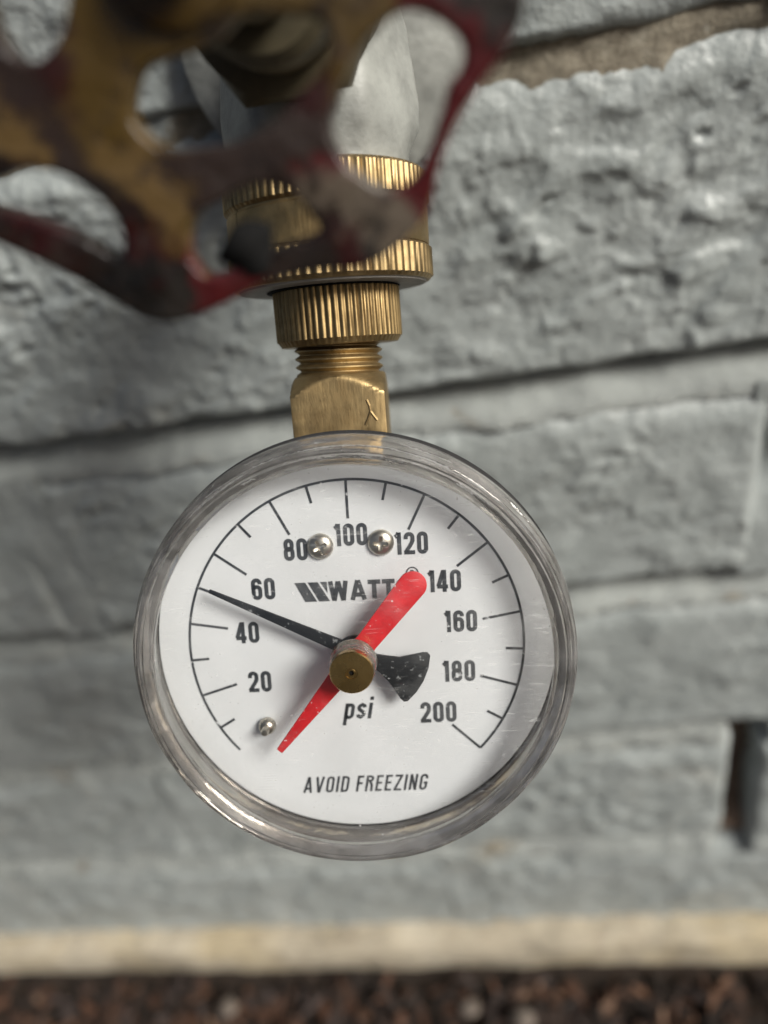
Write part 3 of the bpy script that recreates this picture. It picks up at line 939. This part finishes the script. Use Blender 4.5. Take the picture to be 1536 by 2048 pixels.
link('smooth_band', lathe('smooth_band', [(9, 4.6), (14.85, 5.0), (14.95, 5.3), (14.95, 10.1), (14.7, 10.35), (14.7, 10.6), (9, 10.8)], 128, 'Y', closed=True), M['brass_dull'], coup, False)
link('underside_washer', lathe('underside_washer', [(8.0, -0.25), (14.1, -0.25), (14.3, 0.1), (8.0, 0.1)], 128, 'Y', closed=True), M['zinc'], coup, False)
link('gasket', lathe('gasket', [(8.0, -0.42), (9.95, -0.42), (10.15, -0.36), (9.95, -0.26), (8.0, -0.26)], 64, 'Y', closed=True), M['rubber'], coup, False)
link('knurled_collar', knurl('knurled_collar', 9.65, -8.6, -0.3, 60, 0.26, 0.8, 6.2, 3, 0.12), M['brass_dark'], coup, False, loc(0.35, 0, 0))

# ------------------------------------------------------------------ hose faucet behind and above, with its handwheel
NW = Vector((0.05176, -0.98766, 0.14781)).normalized()
E1 = Vector((0.99863, 0.05234, 0.0)).normalized()
E2 = NW.cross(E1).normalized()
WC = Vector((-20.6, -96.0, 376.3))
WMAT = loc(*WC) @ Matrix(((E1.x, E2.x, NW.x, 0), (E1.y, E2.y, NW.y, 0), (E1.z, E2.z, NW.z, 0), (0, 0, 0, 1)))
BODY = Vector((-21.6, -36.4, 367.5))
fau = empty('hose_faucet', loc(BODY.x, BODY.y, BODY.z))
tag(fau, 'grey painted hose faucet with a worn red and ochre handwheel nearest the camera', 'faucet')
inv = fau.matrix_world.inverted()
# outlet: hexagonal neck along the gauge's stem, tapering to the round thread inside the coupling
def hex_neck():
    V, F = [], []
    seg = 72
    rows = [(60, 12.4, 0), (68.6, 12.6, 0), (71.0, 12.7, 0.0), (72.5, 13.2, 0.3), (74.5, 13.7, 0.8), (78, 13.6, 1.0), (88, 12.6, 1.0), (93, 11.8, 0.5), (97, 10.0, 0.0)]
    for (y, r, hx) in rows:
        for i in range(seg):
            t = 2 * math.pi * i / seg
            s = ((t + math.pi / 6 - math.pi / 2) % (math.pi / 3)) - math.pi / 6
            q = 1 / math.cos(s) * 0.955
            k = r * ((1 - hx) + hx * min(q, 1.075))
            V.append((k * math.cos(t), y, k * math.sin(t)))
    for j in range(len(rows) - 1):
        for i in range(seg):
            k = (i + 1) % seg
            F.append((j * seg + i, j * seg + k, (j + 1) * seg + k, (j + 1) * seg + i))
    F.append(tuple((len(rows) - 1) * seg + i for i in range(seg)))
    me = mesh_from('outlet_neck', V, F); fix_normals(me)
    return auto_smooth(me, 50)
o = link('outlet_neck', hex_neck(), M['body'], None, False)
o.parent = fau; o.matrix_local = inv @ GM @ loc(0.2, 0, AX)
# valve body and inlet pipe running back into the wall
back = Matrix(((E1.x, E2.x, NW.x, 0), (E1.y, E2.y, NW.y, 0), (E1.z, E2.z, NW.z, 0), (0, 0, 0, 1)))
link('valve_body', lathe('valve_body', [(0, -19), (9, -18), (11, -13), (11.8, -4), (11.6, 6), (11, 12), (10.6, 15), (10.6, 19), (0, 19)], 72), M['body_shaded'], fau, False, back)
link('inlet_pipe', lathe('inlet_pipe', [(0, -62), (11, -62), (11, -38.5), (26, -38), (28, -36.5), (28, -34.5), (25, -33), (13, -31.5), (11.5, -28), (11.5, -12), (0, -12)], 72), M['body'], fau, False, back)
link('bonnet', lathe('bonnet', [(0, 18), (11.4, 18.5), (11.8, 19.5), (11.8, 26), (10.8, 27.5), (8.5, 28), (8.0, 37), (6.8, 38.5), (0, 38.5)], 48, 'Z', lambda r, t, k: r * (1 / math.cos(((t) % (math.pi / 3)) - math.pi / 6) * 0.93 if k in (2, 3) else 1)), M['bonnet'], fau, False, back)
link('stem', lathe('stem', [(0, 38), (4.2, 38), (4.2, 60), (0, 60)], 32), M['bonnet'], fau, False, back)

OUT = [(-25.7, -14.26), (-21.76, -17.18), (-17.86, -19.93), (-15.22, -21.97), (-12.69, -24.33), (-10.74, -26.16), (-8.4, -26.9), (-5.75, -26.52), (-3.07, -26.02), (0.34, -24.81), (4.65, -24.65), (7.39, -24.87), (9.44, -25.1), (11.61, -24.58), (13.48, -23.63), (15.46, -22.31), (16.37, -20.64), (17.11, -18.63), (18.48, -16.2), (20.2, -14.19), (22.5, -12.13), (24.21, -10.55), (25.39, -8.84)]
AB = [(-5.17, -20.37), (-4.47, -18.72), (-3.13, -17.92), (-0.92, -17.46), (0.12, -16.96), (2.11, -16.64), (4.33, -17.45), (5.68, -18.38), (6.27, -19.83), (7.23, -21.7), (6.6, -22.31), (2.72, -22.77), (-0.34, -23.54), (-3.33, -24.16), (-4.45, -23.96), (-5.28, -22.79), (-5.53, -21.52)]
DA = [(-19.89, -13.0), (-17.93, -12.23), (-15.62, -12.54), (-13.56, -13.47), (-11.79, -15.04), (-10.61, -16.73), (-10.29, -18.56), (-10.57, -20.01), (-11.24, -20.81), (-12.71, -19.76), (-14.58, -18.08), (-16.59, -16.83), (-20.67, -14.75), (-23.3, -13.24), (-24.16, -12.55), (-22.34, -12.19)]
BC = [(16.24, -7.54), (17.58, -7.73), (19.52, -9.13), (20.4, -10.38), (20.06, -11.67), (18.7, -12.51), (18.14, -14.1), (17.28, -15.68), (16.15, -17.52), (15.12, -18.86), (13.61, -19.42), (12.67, -18.92), (11.28, -17.84), (10.47, -17.18), (9.96, -15.93), (9.58, -14.71), (9.7, -13.38), (10.7, -11.85), (11.79, -10.55), (12.81, -9.34), (14.05, -8.51), (15.28, -7.86)]
H1 = [(-5.85, -9.14), (-4.59, -7.6), (-3.63, -7.39), (-0.58, -7.21), (0.94, -7.01), (2.52, -6.58), (3.96, -5.52), (4.71, -5.46), (6.8, -5.96), (9.04, -6.52), (10.14, -7.13), (10.04, -8.3), (9.68, -9.17), (8.66, -10.07), (7.13, -11.08), (5.19, -12.29), (3.36, -12.96), (1.57, -13.35), (-0.95, -13.35), (-4.69, -12.93), (-5.47, -11.98), (-6.24, -10.63)]
TL = [(-15.07, -2.17), (-14.73, -3.44), (-14.13, -4.57), (-13.28, -5.01), (-12.05, -4.96), (-10.79, -4.18), (-9.79, -3.17), (-8.79, -1.71), (-8.23, -0.5), (-8.43, 0.67), (-10.15, 1.47), (-12.68, 1.32), (-14.7, 0.08)]
def rot2(l, d):
    c, s = math.cos(math.radians(d)), math.sin(math.radians(d))
    return [(x * c - y * s, x * s + y * c) for x, y in l]
# the rest of the scalloped rim carries on round in the same eight waves
rest = []
for a in range(-8, 206, 7):
    r = 26.2 + 1.3 * math.cos(math.radians(8 * (a + 109)))
    rest.append((r * math.cos(math.radians(a)), r * math.sin(math.radians(a))))
outline = OUT + rest
holes = [AB, DA, BC, H1, TL, rot2(AB, 180), rot2(DA, 180), rot2(BC, 180), rot2(H1, 180), rot2(TL, 180), rot2(AB, -90), rot2(AB, 90)]
def grow(l, d):
    """push a closed outline outwards by d"""
    n = len(l); area = sum(l[i][0] * l[(i + 1) % n][1] - l[(i + 1) % n][0] * l[i][1] for i in range(n))
    sg = 1 if area > 0 else -1
    r = []
    for i in range(n):
        t = (Vector(l[(i + 1) % n]) - Vector(l[i - 1])).normalized()
        r.append((l[i][0] + t.y * sg * d, l[i][1] - t.x * sg * d))
    return r
# old paint, bare iron and rust on the wheel, near-black shadows painted in: (x, y, radius, colour)
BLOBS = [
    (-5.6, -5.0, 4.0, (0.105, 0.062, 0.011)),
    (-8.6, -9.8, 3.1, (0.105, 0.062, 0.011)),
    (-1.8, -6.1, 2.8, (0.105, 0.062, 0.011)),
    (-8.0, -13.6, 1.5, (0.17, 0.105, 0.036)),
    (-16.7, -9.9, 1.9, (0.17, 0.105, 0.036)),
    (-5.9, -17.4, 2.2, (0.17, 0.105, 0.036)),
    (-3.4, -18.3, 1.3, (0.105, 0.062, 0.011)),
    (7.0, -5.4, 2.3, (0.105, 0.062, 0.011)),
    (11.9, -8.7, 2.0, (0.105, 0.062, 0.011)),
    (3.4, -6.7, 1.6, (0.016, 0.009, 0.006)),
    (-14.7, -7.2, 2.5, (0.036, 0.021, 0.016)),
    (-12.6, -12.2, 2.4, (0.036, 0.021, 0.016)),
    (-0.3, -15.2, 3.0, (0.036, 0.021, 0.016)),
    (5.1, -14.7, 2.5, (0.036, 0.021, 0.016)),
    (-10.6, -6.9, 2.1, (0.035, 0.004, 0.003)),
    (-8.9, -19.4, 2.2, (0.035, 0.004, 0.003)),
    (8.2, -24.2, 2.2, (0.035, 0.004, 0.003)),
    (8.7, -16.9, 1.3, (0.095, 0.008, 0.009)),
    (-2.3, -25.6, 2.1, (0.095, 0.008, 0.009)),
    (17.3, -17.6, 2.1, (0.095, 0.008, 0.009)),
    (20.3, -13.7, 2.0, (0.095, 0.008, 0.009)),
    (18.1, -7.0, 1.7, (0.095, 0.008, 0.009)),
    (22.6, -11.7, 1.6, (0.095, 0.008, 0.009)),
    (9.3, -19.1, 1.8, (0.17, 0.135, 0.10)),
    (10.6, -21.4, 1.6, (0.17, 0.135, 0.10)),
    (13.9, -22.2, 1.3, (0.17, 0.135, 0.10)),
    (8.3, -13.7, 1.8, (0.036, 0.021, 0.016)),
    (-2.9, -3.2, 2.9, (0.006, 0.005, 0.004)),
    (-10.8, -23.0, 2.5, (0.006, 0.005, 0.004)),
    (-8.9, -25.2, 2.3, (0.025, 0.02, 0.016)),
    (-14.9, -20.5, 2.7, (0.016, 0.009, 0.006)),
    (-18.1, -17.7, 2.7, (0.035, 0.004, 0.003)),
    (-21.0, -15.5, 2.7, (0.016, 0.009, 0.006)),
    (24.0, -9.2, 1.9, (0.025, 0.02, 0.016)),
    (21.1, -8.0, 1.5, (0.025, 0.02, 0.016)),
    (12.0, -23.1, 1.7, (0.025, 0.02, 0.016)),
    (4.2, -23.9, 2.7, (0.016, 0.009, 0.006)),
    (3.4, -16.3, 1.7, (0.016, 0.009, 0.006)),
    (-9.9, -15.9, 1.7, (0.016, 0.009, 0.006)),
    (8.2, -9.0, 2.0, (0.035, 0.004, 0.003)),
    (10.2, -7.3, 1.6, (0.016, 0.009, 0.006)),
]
def paint_wheel(me):
    P = np.empty(len(me.vertices) * 3); me.vertices.foreach_get('co', P); P = P.reshape(-1, 3) / MM
    acc = np.zeros((len(P), 3)); wt = np.zeros(len(P))
    nx = 4.5 * fbm(P[:, 0] / 3, P[:, 1] / 3, P[:, 2] / 3, 5, 4, 0.7); ny = 4.5 * fbm(P[:, 0] / 3 + 9, P[:, 1] / 3, P[:, 2] / 3, 6, 4, 0.7)
    x, y = P[:, 0] + nx, P[:, 1] + ny
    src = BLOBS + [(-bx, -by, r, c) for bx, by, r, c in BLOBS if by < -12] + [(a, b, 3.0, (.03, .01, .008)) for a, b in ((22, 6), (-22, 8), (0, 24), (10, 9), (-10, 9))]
    for bx, by, r, c in src:
        k = np.exp(-(((x - bx) ** 2 + (y - by) ** 2) / (r * r)) * 1.6) ** 1.3 + 1e-9
        acc += k[:, None] * np.array(c); wt += k
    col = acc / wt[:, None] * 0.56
    a = me.color_attributes.new('paint_colour', 'FLOAT_COLOR', 'POINT')
    a.data.foreach_set('color', np.c_[col, np.ones(len(P))].ravel())
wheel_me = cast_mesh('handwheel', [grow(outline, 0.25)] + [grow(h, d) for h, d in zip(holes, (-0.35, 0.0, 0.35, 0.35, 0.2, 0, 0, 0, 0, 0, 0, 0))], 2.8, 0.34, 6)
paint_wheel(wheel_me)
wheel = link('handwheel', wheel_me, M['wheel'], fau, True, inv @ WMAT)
wheel['label'] = 'worn red, brown and ochre scalloped handwheel'
link('wheel_hub', lathe('wheel_hub', [(0, -3.5), (5.2, -3.5), (6.0, -1), (6.0, 1.0), (5.4, 2.2), (4.0, 2.7), (0, 2.7)], 48), M['hub'], wheel, False)
link('wheel_screw', lathe('wheel_screw', [(0, 2.8), (3.2, 2.8), (3.1, 4.3), (2.4, 5.2), (0, 5.6)], 32), M['rubber'], wheel, False)
lump = bpy.data.meshes.new('black_lump')
bm = bmesh.new(); bmesh.ops.create_icosphere(bm, subdivisions=3, radius=1)
for v in bm.verts:
    k = 1 + 0.16 * math.sin(3.1 * v.co.x + 1) + 0.12 * math.sin(4.3 * v.co.y)
    v.co = Vector((v.co.x * 3.0 * k, v.co.y * 2.3 * k, v.co.z * 1.9 * k)) * MM
bm.to_mesh(lump); bm.free()
o = link('black_lump', lump, M['rubber'], wheel, True, loc(-0.1, -22.2, 0.3) @ rot_z(18))
o['label'] = 'black rubbery lump stuck to the wheel rim'
